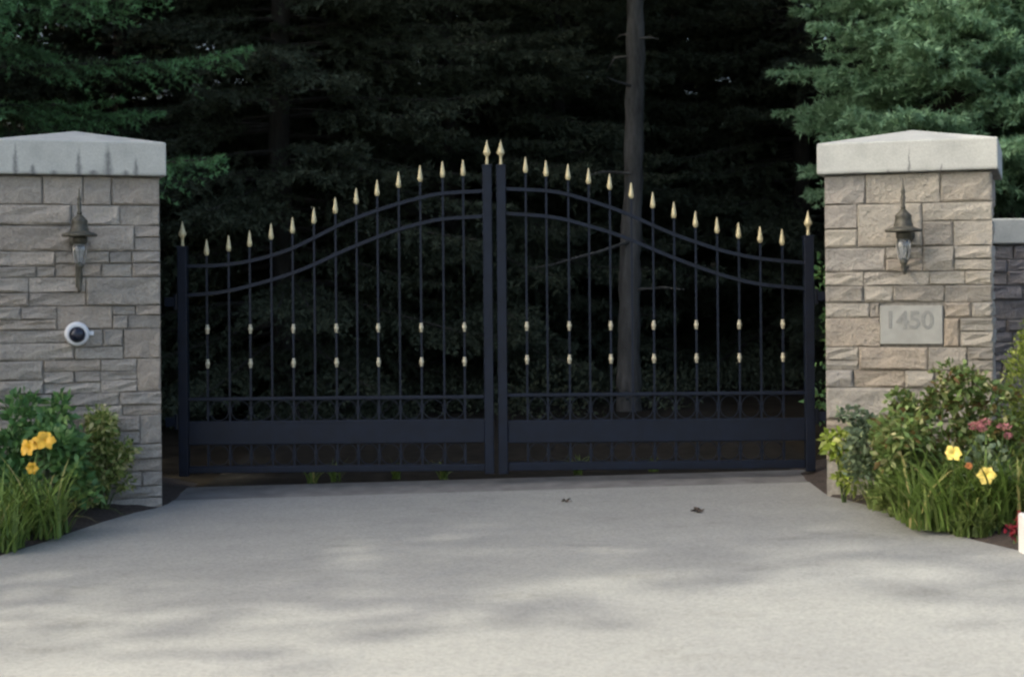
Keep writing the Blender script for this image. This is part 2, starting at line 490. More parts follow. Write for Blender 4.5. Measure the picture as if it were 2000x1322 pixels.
# ------------------------------------------------------------------ stonework
def stone_mesh(w, h, dep, rng, rough=0.009):
    """a rock faced stone: face in the local xz plane, its front towards -y"""
    nx = 4 if w > 0.22 else 3
    nz = 3
    ch = min(0.012, 0.14 * h) * rng.uniform(.5, 1.2)
    V, F = [], []
    xs = [-w / 2 + ch] + [(-w / 2 + ch) + (w - 2 * ch) * (i + rng.uniform(-.2, .2)) / (nx - 1) for i in range(1, nx - 1)] + [w / 2 - ch]
    zs = [-h / 2 + ch] + [(-h / 2 + ch) + (h - 2 * ch) * (i + rng.uniform(-.2, .2)) / (nz - 1) for i in range(1, nz - 1)] + [h / 2 - ch]
    for z in zs:
        for x in xs:
            V.append((x + rng.uniform(-.003, .003), -ch * 0.8 + rng.uniform(-rough, rough), z + rng.uniform(-.002, .002)))
    for j in range(nz - 1):
        for i in range(nx - 1):
            F.append((j * nx + i, j * nx + i + 1, (j + 1) * nx + i + 1, (j + 1) * nx + i))
    loop = [i for i in range(nx)] + [j * nx + nx - 1 for j in range(1, nz)] + [(nz - 1) * nx + i for i in range(nx - 2, -1, -1)] + [j * nx for j in range(nz - 2, 0, -1)]
    b0 = len(V)
    for k in loop:
        x, y, z = V[k]
        sx = w / 2 if abs(x - xs[-1]) < .005 else (-w / 2 if abs(x - xs[0]) < .005 else x)
        sz = h / 2 if abs(z - zs[-1]) < .004 else (-h / 2 if abs(z - zs[0]) < .004 else z)
        V.append((sx, rng.uniform(-.002, .004), sz))
    n = len(loop)
    for k in range(n):
        F.append((loop[k], b0 + k, b0 + (k + 1) % n, loop[(k + 1) % n]))
    b1 = len(V)
    for k in range(n):
        x, y, z = V[b0 + k]; V.append((x, dep, z))
    for k in range(n):
        F.append((b0 + k, b1 + k, b1 + (k + 1) % n, b0 + (k + 1) % n))
    me = bpy.data.meshes.new('stone')
    me.from_pydata(V, [], F)
    return me

def ashlar(W, H, rng, thin=0.5, top=True, holes=()):
    """cells (x0, x1, z0, z1) of a random coursed rubble face, 0..W by 0..H; holes are kept free as their own bands"""
    cells = []
    def band(x0, x1, z0, z1):
        h = z1 - z0
        x = x0
        while x < x1 - 1e-6:
            w = rng.uniform(0.16, 0.46) if h > .1 else rng.uniform(0.14, 0.40)
            if x1 - x - w < 0.13: w = x1 - x
            r = rng.random()
            if h > 0.13 and r < thin:
                k = 2 if h < .2 or rng.random() < .6 else 3
                cuts = sorted([z0 + h * (i + rng.uniform(-.18, .18)) / k for i in range(1, k)])
                zz = [z0] + cuts + [z1]
                for a, c in zip(zz, zz[1:]):
                    if w > 0.26 and rng.random() < .6:
                        m_ = x + w * rng.uniform(.3, .7)
                        cells.append((x, m_, a, c)); cells.append((m_, x + w, a, c))
                    else:
                        cells.append((x, x + w, a, c))
            else:
                cells.append((x, x + w, z0, z1))
            x += w
    z = 0.0
    hs = []
    t = 0.175 if top else 0.0
    while z < H - t - 1e-6:
        h = rng.choice([0.065, 0.085, 0.11, 0.14, 0.17, 0.2]) * rng.uniform(.92, 1.08)
        if H - t - z - h < 0.08: h = H - t - z
        hs.append((z, z + h)); z += h
    for z0, z1 in hs: band(0, W, z0, z1)
    if top:
        xs_ = [0, W * rng.uniform(.24, .3), W * rng.uniform(.5, .56), W * rng.uniform(.66, .72), W]
        if rng.random() < .5: xs_.pop(2)
        for a, c in zip(xs_, xs_[1:]): cells.append((a, c, H - t, H))
    out = []
    for c in cells:
        x0, x1, z0, z1 = c
        for hx0, hx1, hz0, hz1 in holes:
            if x1 > hx0 and x0 < hx1 and z1 > hz0 and z0 < hz1:
                # cut the stone round the hole
                pcs = []
                if z0 < hz0 - 0.03: pcs.append((x0, x1, z0, hz0))
                if z1 > hz1 + 0.03: pcs.append((x0, x1, hz1, z1))
                a, d = max(z0, hz0) if z0 < hz0 - 0.03 else z0, min(z1, hz1) if z1 > hz1 + 0.03 else z1
                if x0 < hx0 - 0.03: pcs.append((x0, hx0, a, d))
                if x1 > hx1 + 0.03: pcs.append((hx1, x1, a, d))
                out += pcs
                break
        else:
            out.append(c)
    return out

def clad(parent, W, H, mat, seed, face, top=True, thin=.5, holes=(), proud=0.0):
    """lay stones on one face; face = 4x4 matrix taking local (x across, -y outwards, z up) to the parent's space"""
    rng = random.Random(seed)
    for x0, x1, z0, z1 in ashlar(W, H, rng, thin, top, holes):
        j = 0.0022
        w, h = x1 - x0 - 2 * j, z1 - z0 - 2 * j
        if w < .02 or h < .02: continue
        me = stone_mesh(w, h, 0.07, rng)
        me.materials.append(mat)
        o = bpy.data.objects.new('stone', me)
        link(o, parent)
        o.matrix_local = face @ Matrix.Translation(((x0 + x1) / 2 - W / 2, -rng.uniform(0, 0.016) - proud, (z0 + z1) / 2))

def pillar(name, corner, sgn, W, H, label, mat, cap_m, seed, thin, holes=()):
    """corner: the inner front corner on the ground; sgn +1 = pillar extends to +x from it"""
    th = R_(19) * sgn
    ax = Vector((math.cos(th) * sgn, -abs(math.sin(th)), 0))       # along the front, away from the gate
    bk = Vector((math.sin(th), math.cos(th), 0)) if sgn > 0 else Vector((math.sin(th), math.cos(th), 0))
    c = corner + ax * W / 2 + bk * W / 2
    o = empty(name, (c.x, c.y, corner.z), -th)
    tag(o, label, 'gate pillar', 'stone gate pillars')
    hw = W / 2
    MB().box(-hw + .045, hw - .045, -hw + .045, hw - .045, -0.25, H).build('mortar_core', M['mortar'], o)
    d = 0.0
    # front, back, inner and outer side
    clad(o, W, H + .2, mat, seed, Matrix.Translation((0, -hw + .03, -0.2)), True, thin, holes)
    clad(o, W - .12, H + .2, mat, seed + 1, Matrix.Translation((hw - .03, 0, -0.2)) @ Matrix.Rotation(math.pi / 2, 4, 'Z'), True, .4)
    clad(o, W - .12, H + .2, mat, seed + 2, Matrix.Translation((-hw + .03, 0, -0.2)) @ Matrix.Rotation(-math.pi / 2, 4, 'Z'), True, .4)
    b = MB()
    ov = hw + 0.035
    ch = 0.205 if sgn < 0 else 0.182
    vs = [(-ov, -ov, 0), (ov, -ov, 0), (ov, ov, 0), (-ov, ov, 0), (-ov, -ov, ch), (ov, -ov, ch), (ov, ov, ch), (-ov, ov, ch), (0, 0, ch + .108)]
    b.add(vs, [(3, 2, 1, 0), (0, 1, 5, 4), (1, 2, 6, 5), (2, 3, 7, 6), (3, 0, 4, 7), (4, 5, 8), (5, 6, 8), (6, 7, 8), (7, 4, 8)])
    cp = b.build('cap', cap_m, o, bevel=0.008)
    cp.location = (0, 0, H + .004)
    tag(cp, 'cast stone cap with dark rain streaks' if 'left' in cap_m.name or sgn < 0 else 'clean pale cast stone cap')
    return o

cl = on_ground(318, 989); cl.z -= 0.03
cr = on_ground(1614, 969); cr.z -= 0.03
topl = at(318, 346, cl.y).z; topr = at(1612, 343, cr.y).z
PW = 0.955
HL, HR = topl - cl.z, topr - cr.z
# plaque hole in the face coordinates of the numbered pillar
def face_x(px, py, P):
    """local x on the front face of a pillar seen at a pixel"""
    n = Vector((-math.sin(-P.rotation_euler.z) , 0, 0))
    rz = P.rotation_euler.z
    ex = Vector((math.cos(rz), math.sin(rz), 0)); ny = Vector((-math.sin(rz), math.cos(rz), 0))
    d0 = at(px, py, 0.0) - cam.location
    q = P.location + ny * (-PW / 2)
    t = (q - cam.location).dot(ny) / d0.dot(ny)
    p = cam.location + d0 * t
    return (p - P.location).dot(ex), p.z - P.location.z
class _P: pass
tmp = _P(); th = R_(19)
tmp.location = cr + Vector((math.cos(th), -math.sin(th), 0)) * PW / 2 + Vector((math.sin(th), math.cos(th), 0)) * PW / 2
tmp.rotation_euler = Vector((0, 0, -th))
px0, pz1 = face_x(1718, 597, tmp); px1, pz0 = face_x(1842, 673, tmp)
hole = (px0 + PW / 2, px1 + PW / 2, pz0 + .2, pz1 + .2)
pil_l = pillar('stone_pillar', cl, -1, PW, HL, 'grey stone gate pillar carrying the white dome camera, under a rain-streaked cap', M['stone_left'], M['cap_left'], 11, .62)
pil_r = pillar('stone_pillar', cr, 1, PW, HR, 'buff stone gate pillar carrying the number plaque 1450, under a clean pale cap', M['stone_right'], M['cap_right'], 29, .5, (hole,))

# number plaque: part of the pillar
pq = MB().box(px0 + .001, px1 - .001, -PW / 2 + .008, -PW / 2 + .07, pz0 + .001, pz1 - .001, 0.003).build('number_plaque', M['plaque'], pil_r)
tag(pq, 'smooth pale stone plaque engraved 1450')
def text_mesh(txt, size, depth):
    cu = bpy.data.curves.new('digit', 'FONT'); cu.body = txt; cu.size = size; cu.extrude = depth
    cu.align_x = 'CENTER'; cu.align_y = 'CENTER'; cu.offset = 0.0022
    o = bpy.data.objects.new('digit', cu); col.objects.link(o)
    dg = bpy.context.evaluated_depsgraph_get()
    me = bpy.data.meshes.new_from_object(o.evaluated_get(dg))
    bpy.data.objects.remove(o)
    return me
pw = px1 - px0; pcx = (px0 + px1) / 2
for i, ch in enumerate('1450'):
    me = text_mesh(ch, 0.145, 0.0015); me.materials.clear(); me.materials.append(M['engraved'])
    o = bpy.data.objects.new('digit', me); link(o, pq)
    o.matrix_local = Matrix.Translation((pcx + (-.335, -.14, .055, .255)[i] * pw, -PW / 2 + .0065, pz0 + (pz1 - pz0) * .61)) @ Matrix.Rotation(math.pi / 2, 4, 'X')

# garden wall behind the numbered pillar
wx0 = 2.55; wy = 0.55
wtop = at(1980, 428, wy).z; wbot = at(1980, 478, wy).z
gw = empty('garden_wall', (wx0, wy, ground_z(3, wy) - .02))
tag(gw, 'low brown stone wall with grey coping running off behind the numbered pillar', 'wall')
WH = wbot - gw.location.z
MB().box(0, 4.5, .03, .32, -.2, WH).build('mortar_core', M['mortar'], gw)
clad(gw, 4.5, WH + .1, M['stone_wall'], 77, Matrix.Translation((2.25, 0, -.1)), False, .5)
cw = MB().box(0, 4.5, -.05, .40, 0, wtop - wbot, 0.01).build('coping', M['cap_wall'], gw)
cw.location = (0, 0, WH + .003)

# ------------------------------------------------------------------ things on the pillars
def lantern(P, px, top, brim, glass0, glass1, tail, label, seed):
    x, zb = face_x(px, brim, P)
    sc = 1.0
    o = bpy.data.objects.new('wall_lantern', None); o.empty_display_size = .1
    link(o)
    rz = P.rotation_euler.z
    ex = Vector((math.cos(rz), math.sin(rz), 0)); nn = Vector((math.sin(rz), -math.cos(rz), 0))
    o.location = P.location + ex * x + nn * (PW / 2 - .012) + Vector((0, 0, zb))
    o.rotation_euler = (0, 0, rz)
    tag(o, label, 'wall lantern', 'wall lanterns on the gate pillars')
    k = 1 / 318.0
    y = -0.14
    zt = (brim - top) * k; zg0 = -(glass0 - brim) * k; zg1 = -(glass1 - brim) * k; ztl = -(tail - brim) * k
    m = M['bronze']
    # wall plate with scrolled arm
    MB().lathe([(.0, 0), (.055, .0), (.05, .014), (.03, .02)], (0, 0, -.02), 14, 'y').build('wall_plate', m, o, True)
    MB().box(-.018, .018, -.010, 0.0, ztl + .02, .05, .004).build('back_plate', m, o)
    pts = [(0, -.005, ztl + .03), (0, -.05, ztl - .005), (0, -.10, ztl + .0), (0, y, ztl + .045)]
    MB().tube(pts, .010, 8).build('arm', m, o, True)
    h = zt - .125
    MB().lathe([(.012, .0), (.017, .008), (.010, .02), (.014, h * .40), (.009, h * .46), (.013, h * .56), (.006, h * .7), (.002, h)], (0, y, .128), 10).build('finial', m, o, True)
    MB().lathe([(.100, 0), (.106, .006), (.104, .014), (.082, .022), (.060, .030), (.054, .036), (.057, .044), (.050, .052), (.046, .085), (.049, .092), (.040, .105), (.022, .122), (.012, .134)], (0, y, -.005), 16).build('roof', m, o, True)
    MB().lathe([(.03, 0), (.046, -.006), (.042, zg0 * .3), (.038, zg0)], (0, y, -.006), 14).build('collar', m, o, True)
    MB().lathe([(.036, zg0), (.043, zg0 - .03), (.040, zg1 * .55 + zg0 * .45), (.030, zg1 + .012), (.018, zg1)], (0, y, -.006), 16).build('glass_globe', M['glass'], o, True)
    for q in range(4):
        a = math.pi / 4 + q * math.pi / 2
        MB().tube([(.042 * math.cos(a), y + .042 * math.sin(a), zg0 - .002), (.047 * math.cos(a), y + .047 * math.sin(a), zg0 - .03), (.026 * math.cos(a), y + .026 * math.sin(a), zg1)], .003, 5).build('rib', m, o)
    MB().lathe([(.026, zg1 + .004), (.022, zg1 - .012), (.014, zg1 - .02), (.017, (zg1 + ztl) / 2), (.008, ztl + .02), (.012, ztl + .012), (.003, ztl)], (0, y, -.006), 10).build('tail', m, o, True)
    return o
lantern(pil_l, 153, 372, 462, 476, 516, 566, 'bronze wall lantern with spiked finial above the white dome camera', 1)
lantern(pil_r, 1768, 357, 453, 466, 506, 528, 'bronze wall lantern with spiked finial above the number plaque', 2)

x, z = face_x(150, 652, pil_l)
rz = pil_l.rotation_euler.z
sec = empty('security_camera', pil_l.location + Vector((math.cos(rz), math.sin(rz), 0)) * x + Vector((math.sin(rz), -math.cos(rz), 0)) * (PW / 2 - .014) + Vector((0, 0, z)), rz)
tag(sec, 'round white security camera with dark dome on the grey pillar', 'security camera')
MB().lathe([(.07, 0), (.074, .012), (.074, .03), (.068, .05), (.058, .058), (.05, .055)], (0, 0, 0), 28, 'y').build('housing', M['white_plastic'], sec, True)
MB().lathe([(.05, .05), (.048, .062), (.042, .078), (.031, .09), (.016, .097), (.004, .099)], (0, 0, -.004), 24, 'y').build('dome', M['lens'], sec, True)
MB().box(.068, .10, -.018, 0, -.012, .014, .004).build('cable_box', M['white_plastic'], sec)

# ------------------------------------------------------------------ the two gate leaves
def interp(tab, x):
    for (a, u), (b_, w) in zip(tab, tab[1:]):
        if x <= b_:
            t = (x - a) / (b_ - a)
            return u + (w - u) * t
    return tab[-1][1]
def smooth_curve(pts, n=40):
    """Catmull-Rom through world points"""
    P = [pts[0] * 2 - pts[1]] + pts + [pts[-1] * 2 - pts[-2]]
    out = []
    for i in range(1, len(P) - 2):
        for k in range(n // (len(pts) - 1) + 1):
            t = k / (n // (len(pts) - 1) + 1)
            a, b_, c, d = P[i - 1], P[i], P[i + 1], P[i + 2]
            out.append(0.5 * ((2 * b_) + (c - a) * t + (2 * a - 5 * b_ + 4 * c - d) * t * t + (3 * b_ - a - 3 * c + d) * t ** 3))
    out.append(pts[-1])
    return out
def flatbar(pts, h, dep):
    """bar following pts, h tall (perpendicular), dep thick in y"""
    b = MB(); vs, fs = [], []
    n = len(pts)
    for i, p in enumerate(pts):
        t = (pts[min(i + 1, n - 1)] - pts[max(i - 1, 0)]).normalized()
        nn = Vector((-t.z, 0, t.x))
        if nn.z < 0: nn = -nn
        for sx, sy in ((-1, -1), (-1, 1), (1, 1), (1, -1)):
            vs.append((p.x + nn.x * h / 2 * sx, p.y + dep / 2 * sy, p.z + nn.z * h / 2 * sx))
    for i in range(n - 1):
        for k in range(4):
            fs.append((i * 4 + k, i * 4 + (k + 1) % 4, i * 4 + 4 + (k + 1) % 4, i * 4 + 4 + k))
    fs.append((0, 1, 2, 3)); fs.append(tuple((n - 1) * 4 + k for k in (3, 2, 1, 0)))
    return b.add(vs, fs)

def spear_mesh():
    return MB().lathe([(.010, 0), (.012, .004), (.0155, .010), (.0175, .018), (.017, .026), (.015, .038), (.012, .056), (.008, .08), (.004, .1), (.001, .108)], seg=8)
def post_spear():
    b = MB().lathe([(.012, 0), (.012, .012), (.009, .02), (.0095, .05), (.013, .06), (.024, .072), (.027, .082), (.020, .098), (.012, .122), (.005, .148), (.001, .165)], seg=8)
    return b
def knob_mesh():
    return MB().lathe([(.008, -.030), (.012, -.026), (.009, -.018), (.014, -.009), (.0155, 0), (.014, .009), (.009, .018), (.012, .026), (.008, .030)], seg=10)
SP, PSP, KN = spear_mesh(), post_spear(), knob_mesh()
sp_me = SP.build('spear_finial', M['gold'], None, True); psp_me = PSP.build('post_finial', M['gold'], None, True); kn_me = KN.build('knob', M['knob'], None, True)
sp_d, psp_d, kn_d = sp_me.data, psp_me.data, kn_me.data
for o in (sp_me, psp_me, kn_me): bpy.data.objects.remove(o)

def gate_leaf(label, posts, pickets, tips, up, lo, rail, panel, bottom, knobs):
    (pxa, ta, ba), (pxb, tb, bb) = posts
    z_b = at((pxa + pxb) / 2, bottom[1], 0).z
    xa, xb = at(pxa, 650, 0).x, at(pxb, 650, 0).x
    hinge = xa if abs(xa) > abs(xb) else xb
    root = empty('gate_leaf', (hinge, 0, 0))
    tag(root, label, 'gate', 'leaves of the double driveway gate')
    def loc(p): return Vector((p.x - hinge, p.y, p.z))
    iron = M['iron']
    hw = .031
    for pxp, tip, base in posts:
        x = at(pxp, 650, 0).x - hinge
        zt = at(pxp, base, 0).z
        po = MB().box(x - hw, x + hw, -.032, .032, z_b - .02, zt, .004).build('post', iron, root)
        f = bpy.data.objects.new('post_finial', psp_d); link(f, po); f.location = (x, 0, zt - .002)
        MB().box(x - hw - .004, x + hw + .004, -.036, .036, zt - .012, zt - .004, .002).build('post_cap', iron, po)
    x0, x1 = min(xa, xb) - hinge + hw - .001, max(xa, xb) - hinge - hw + .001
    for nm, tab in (('upper_curved_rail', up), ('lower_curved_rail', lo)):
        pts = smooth_curve([loc(at(px, py, 0)) for px, py in tab])
        pts[0].x, pts[-1].x = x0, x1
        flatbar(pts, .022, .032).build(nm, iron, root)
    z = at((pxa + pxb) / 2, rail, 0).z
    MB().box(x0, x1, -.017, .017, z - .011, z + .011, .003).build('middle_rail', iron, root)
    zt, zz = at((pxa + pxb) / 2, panel[0], 0).z, at((pxa + pxb) / 2, panel[1], 0).z
    MB().box(x0, x1, -.019, .019, zz, zt, .004).build('kick_panel', iron, root)
    MB().box(x0, x1, -.021, -.019, zt - .018, zt - .004, .0005).build('panel_moulding', iron, root)
    zt2 = at((pxa + pxb) / 2, bottom[0], 0).z
    MB().box(x0, x1, -.022, .022, z_b, zt2, .004).build('bottom_rail', iron, root)
    for i, (px, tip) in enumerate(zip(pickets, tips)):
        zt = at(px, tip + 33, 0).z
        x = at(px, 640, 0).x - hinge
        pk = MB().box(x - .0065, x + .0065, -.0065, .0065, z_b + .01, zt).build('picket', iron, root)
        f = bpy.data.objects.new('spear_finial', sp_d); link(f, pk); f.location = (x, 0, zt - .001)
        f.rotation_euler = (0, 0, i * 1.3)
        if i % 2 == 0:
            for ky in knobs:
                kx = at(px, ky, 0)
                zk = at((pxa + pxb) / 2, ky, 0).z
                kk = bpy.data.objects.new('knob', kn_d); link(kk, pk); kk.location = (x, 0, zk)
    # rings in the bays above and below the kick panel
    px_ = sorted(at(p, 640, 0).x - hinge for p in pickets)
    zr = z - .011
    for lo_, hi_, d_ in ((at((pxa + pxb) / 2, panel[0], 0).z, zr, None), (zt2, zz, None)):
        zc, rz_ = (lo_ + hi_) / 2, (hi_ - lo_) / 2 - .001
        for a_, b_ in zip(px_, px_[1:]):
            rx_ = min((b_ - a_) / 2 - .0065, rz_ * 1.15)
            bb_ = MB(); vs, fs = [], []
            for q in range(20):
                c_, s_ = math.cos(q * math.pi / 10), math.sin(q * math.pi / 10)
                for rr_, yy_ in ((1, -.004), (1, .004), (.93, .004), (.93, -.004)):
                    vs.append(((a_ + b_) / 2 + rx_ * rr_ * c_, yy_, zc + rz_ * rr_ * s_))
            for q in range(20):
                for k_ in range(4):
                    fs.append((q * 4 + k_, q * 4 + (k_ + 1) % 4, ((q + 1) % 20) * 4 + (k_ + 1) % 4, ((q + 1) % 20) * 4 + k_))
            bb_.add(vs, fs).build('ring', iron, root)
    # hinge lugs on the pillar side
    s = -1 if hinge < 0 else 1
    for zz_ in (0.42, 1.2):
        MB().tube([(s * .045, 0, zz_ - .05), (s * .045, 0, zz_ + .05)], .018, 10).build('hinge', iron, root)
        MB().box(min(s * .045, s * .12), max(s * .045, s * .12), -.012, .012, zz_ - .03, zz_ + .03, .003).build('hinge_strap', iron, root)
    return root

lx = [405, 448, 489, 531, 573, 615, 657, 698, 739, 781, 823, 867, 907]
lt = [466, 458, 449, 435, 423, 404, 384, 366, 350, 334, 322, 314, 311]
rx = [1029, 1069, 1112, 1152, 1193, 1235, 1277, 1318, 1360, 1402, 1444, 1486, 1529]
rt = [305, 312, 319, 327, 338, 355, 374, 393, 411, 423, 433, 441, 446]
gate_leaf('black iron gate leaf hinged on the grey pillar with the dome camera', [(358, 435, 481), (954, 277, 322)], lx, lt,
          [(358, 520), (430, 518), (497, 508), (564, 488), (615, 464), (665, 439), (715, 419), (765, 402), (816, 388), (866, 378), (954, 373)],
          [(358, 577), (430, 571), (497, 556), (564, 536), (615, 516), (665, 493), (715, 472), (765, 453), (816, 438), (866, 428), (954, 422)],
          777, (820, 866), (908, 921), (641, 708))
gate_leaf('black iron gate leaf hinged on the buff pillar with the number plaque', [(1580, 415, 460), (981, 277, 322)], rx, rt,
          [(981, 369), (1076, 374), (1144, 390), (1212, 413), (1263, 435), (1314, 457), (1365, 475), (1416, 491), (1484, 505), (1580, 514)],
          [(981, 417), (1076, 424), (1144, 440), (1212, 461), (1263, 482), (1314, 503), (1365, 522), (1416, 539), (1484, 555), (1580, 564)],
          769, (818, 862), (900, 916), (635, 700))

# ------------------------------------------------------------------ trees
def unit(v):
    return v / np.maximum(1e-9, np.linalg.norm(v, axis=-1, keepdims=True))

def needles(o, d, rng, K, ln, wd, spread=0.85, tint=None):
    T = len(o)
    r = unit(rng.normal(size=(T, K, 3)))
    n = unit(d[:, None, :] * 0.75 + r * spread)
    L = ln * rng.uniform(.65, 1.25, (T, K, 1))
    side = unit(np.cross(n, unit(rng.normal(size=(T, K, 3))))) * (wd * rng.uniform(.7, 1.3, (T, K, 1)))
    b = o[:, None, :] + rng.normal(0, ln * .15, (T, K, 3))
    V = np.stack([b - side, b + side, b + n * L], axis=2).reshape(-1, 3)
    F = np.arange(len(V)).reshape(-1, 3)
    tt = np.clip(np.repeat(tint, K) + rng.normal(0, .08, T * K), 0, 1)
    return V, F, tt

def leaf_cloud(rng, blobs, n, ln, wd, up=0.4, fold=0.25, shell=0.55, tilt=0.5):
    """n folded leaves in the outer part of ellipsoids (centre, radii)"""
    V, T, C = [], [], []
    w = np.array([b[1][0] * b[1][2] for b in blobs]); w = w / w.sum()
    for (c, r), k in zip(blobs, rng.multinomial(n, w)):
        d = unit(rng.normal(size=(k, 3)))
        rad = (shell + (1 - shell) * rng.random(k)) * rng.uniform(.85, 1.12, k)
        p = np.array(c) + d * rad[:, None] * np.array(r)
        C.append(p)
        ax = unit(d * .7 + rng.normal(0, tilt, (k, 3)) + np.array([0, 0, up]))
        nr = unit(np.cross(ax, rng.normal(size=(k, 3))))
        sd = np.cross(nr, ax)
        L = ln * rng.uniform(.6, 1.3, k)[:, None]; W = wd * rng.uniform(.7, 1.25, k)[:, None]
        q = [p, p + ax * L * .45 - sd * W + nr * W * fold, p + ax * L * .45 - nr * W * .15, p + ax * L * .45 + sd * W + nr * W * fold, p + ax * L - np.array([0, 0, .18]) * L]
        V.append(np.stack(q, axis=1).reshape(-1, 3))
        T.append(np.clip(rng.normal(.5, .24, k), 0, 1))
    V = np.concatenate(V); t = np.concatenate(T); C = np.concatenate(C)
    m = len(V) // 5
    b = np.arange(m)[:, None] * 5
    F = np.concatenate([b + np.array([0, 2, 1]), b + np.array([0, 3, 2]), b + np.array([1, 2, 4]), b + np.array([2, 3, 4])])
    return V, F, np.tile(t, 4), C

def conifer(seed, H, R, z0, fine_z, whorl, nb, ln, wd, Kf, Kc, pitch, droop, twig=0.5, pw=0.8, rand=0.25, jit=.5):
    rng = np.random.default_rng(seed)
    O, D, T, Oc, Dc, Tc = [], [], [], [], [], []
    wood = MB()
    z = z0
    while z < H * .97:
        fine = z < fine_z
        for k in range(nb if fine else max(4, nb - 2)):
            az = rng.uniform(0, 2 * math.pi)
            zz = z + rng.uniform(-jit, jit) * whorl
            L = max(.25, R * (max(0.02, 1 - zz / H)) ** pw * rng.uniform(1 - rand, 1 + rand * .6))
            n = max(5, int(L / (.055 if fine else .13)))
            t = np.linspace(0, 1, n)
            hd = np.array([math.cos(az), math.sin(az), 0.0])
            pit = pitch * (zz / H) + rng.uniform(-.08, .08) + (0.0)
            dz = L * (pit * t - droop * t ** 1.6 + 0.45 * droop * t ** 3.2)
            sway = rng.uniform(-.15, .15) * L * t ** 2
            sd = np.array([-hd[1], hd[0], 0])
            P = np.array([0, 0, zz]) + hd * (L * t)[:, None] + sd * sway[:, None]
            P[:, 2] += dz
            bd = unit(np.gradient(P, axis=0))
            if fine:
                idx = np.linspace(0, n - 1, 5).astype(int)
                wood.tube([P[i] for i in idx], [max(.004, .012 * L * (1 - .85 * i / (n - 1))) for i in idx], 4, False)
            s0 = 0.18
            for sgn in (-1, 1):
                m = t > s0
                p, b_ = P[m], bd[m]
                tl = (np.clip(twig * L * (1 - t[m]) ** .8 * .9 + .05, .05, .55)) * rng.uniform(.55, 1.15, m.sum())
                sw = unit(np.cross(b_, np.array([0, 0, 1.0]))) * sgn
                td = unit(b_ * rng.uniform(.5, .95, (m.sum(), 1)) + sw * .8 + rng.normal(0, .16, (m.sum(), 3)) + np.array([0, 0, -.12]))
                nt_ = 9 if fine else 4
                u = np.linspace(.08, 1, nt_)
                oo = p[:, None, :] + td[:, None, :] * (tl[:, None] * u)[:, :, None]
                oo[:, :, 2] -= (.35 * droop * tl[:, None] * u ** 2) + 0
                keep = rng.random(oo.shape[:2]) < np.clip(tl[:, None] / (.05 * nt_) , .35, 1)
                dd = np.repeat(td[:, None, :], nt_, axis=1)
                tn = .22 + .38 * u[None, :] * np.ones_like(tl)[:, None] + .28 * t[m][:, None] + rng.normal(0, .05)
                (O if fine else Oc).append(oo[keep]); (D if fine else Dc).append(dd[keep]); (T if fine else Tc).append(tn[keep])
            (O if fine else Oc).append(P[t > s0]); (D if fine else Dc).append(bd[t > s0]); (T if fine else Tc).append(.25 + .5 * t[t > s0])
        z += whorl * (1.0 if fine else 1.5)
    out = []
    if O:
        out.append(needles(np.concatenate(O), np.concatenate(D), rng, Kf, ln, wd, tint=np.concatenate(T)))
    if Oc:
        out.append(needles(np.concatenate(Oc), np.concatenate(Dc), rng, Kc, ln * 2.4, wd * 3.2, tint=np.concatenate(Tc)))
    V = np.concatenate([q[0] for q in out]); off = 0; Fs = []
    for q in out:
        Fs.append(q[1] + off); off += len(q[0])
    return V, np.concatenate(Fs), np.concatenate([q[2] for q in out]), wood

def trunk_mesh(H, r0, seed, flare=1.35, taper=.93, knob=.05, lean=0.0):
    rr = random.Random(seed)
    pts, rad = [], []
    n = 60
    for i in range(n + 1):
        t = i / n
        z = -0.3 + (H + .3) * t
        pts.append((.05 * math.sin(9 * t + seed) + rr.uniform(-.012, .012) + lean * z, .05 * math.cos(7 * t + seed), z))
        rad.append(max(.012, r0 * (1 - taper * t) * (1 + (flare - 1) * math.exp(-max(0, z) / .35)) * rr.uniform(1 - knob, 1 + knob)))
    return MB().tube(pts, rad, 14)

def tree(name, loc, rz, label, H, R, z0, fine_z, mat, seed, r0=.12, bark='bark_dark', group=None, **kw):
    o = empty(name, loc, rz)
    tag(o, label, 'tree', group)
    trunk_mesh(H, r0, seed).build('trunk', M[bark], o, True)
    V, F, t, wood = conifer(seed, H, R, z0, fine_z, **kw)
    if wood.v: wood.build('branches', M['bark_dark'], o)
    mk('crown', V, F, mat, o, tint=t)
    return o

def copy_tree(src, loc, rz, sc=1.0, label=None, group=None):
    c = src.copy(); col.objects.link(c)
    c.location = loc; c.rotation_euler = (0, 0, rz); c.scale = (sc, sc, sc)
    if label: c['label'] = label
    if group: c['group'] = group
    for ch in src.children:
        d = ch.copy(); col.objects.link(d); d.parent = c
    return c

def gp(px, Y):
    p = at(px, 700, Y); return Vector((p.x, Y, ground_z(p.x, Y) - .05))

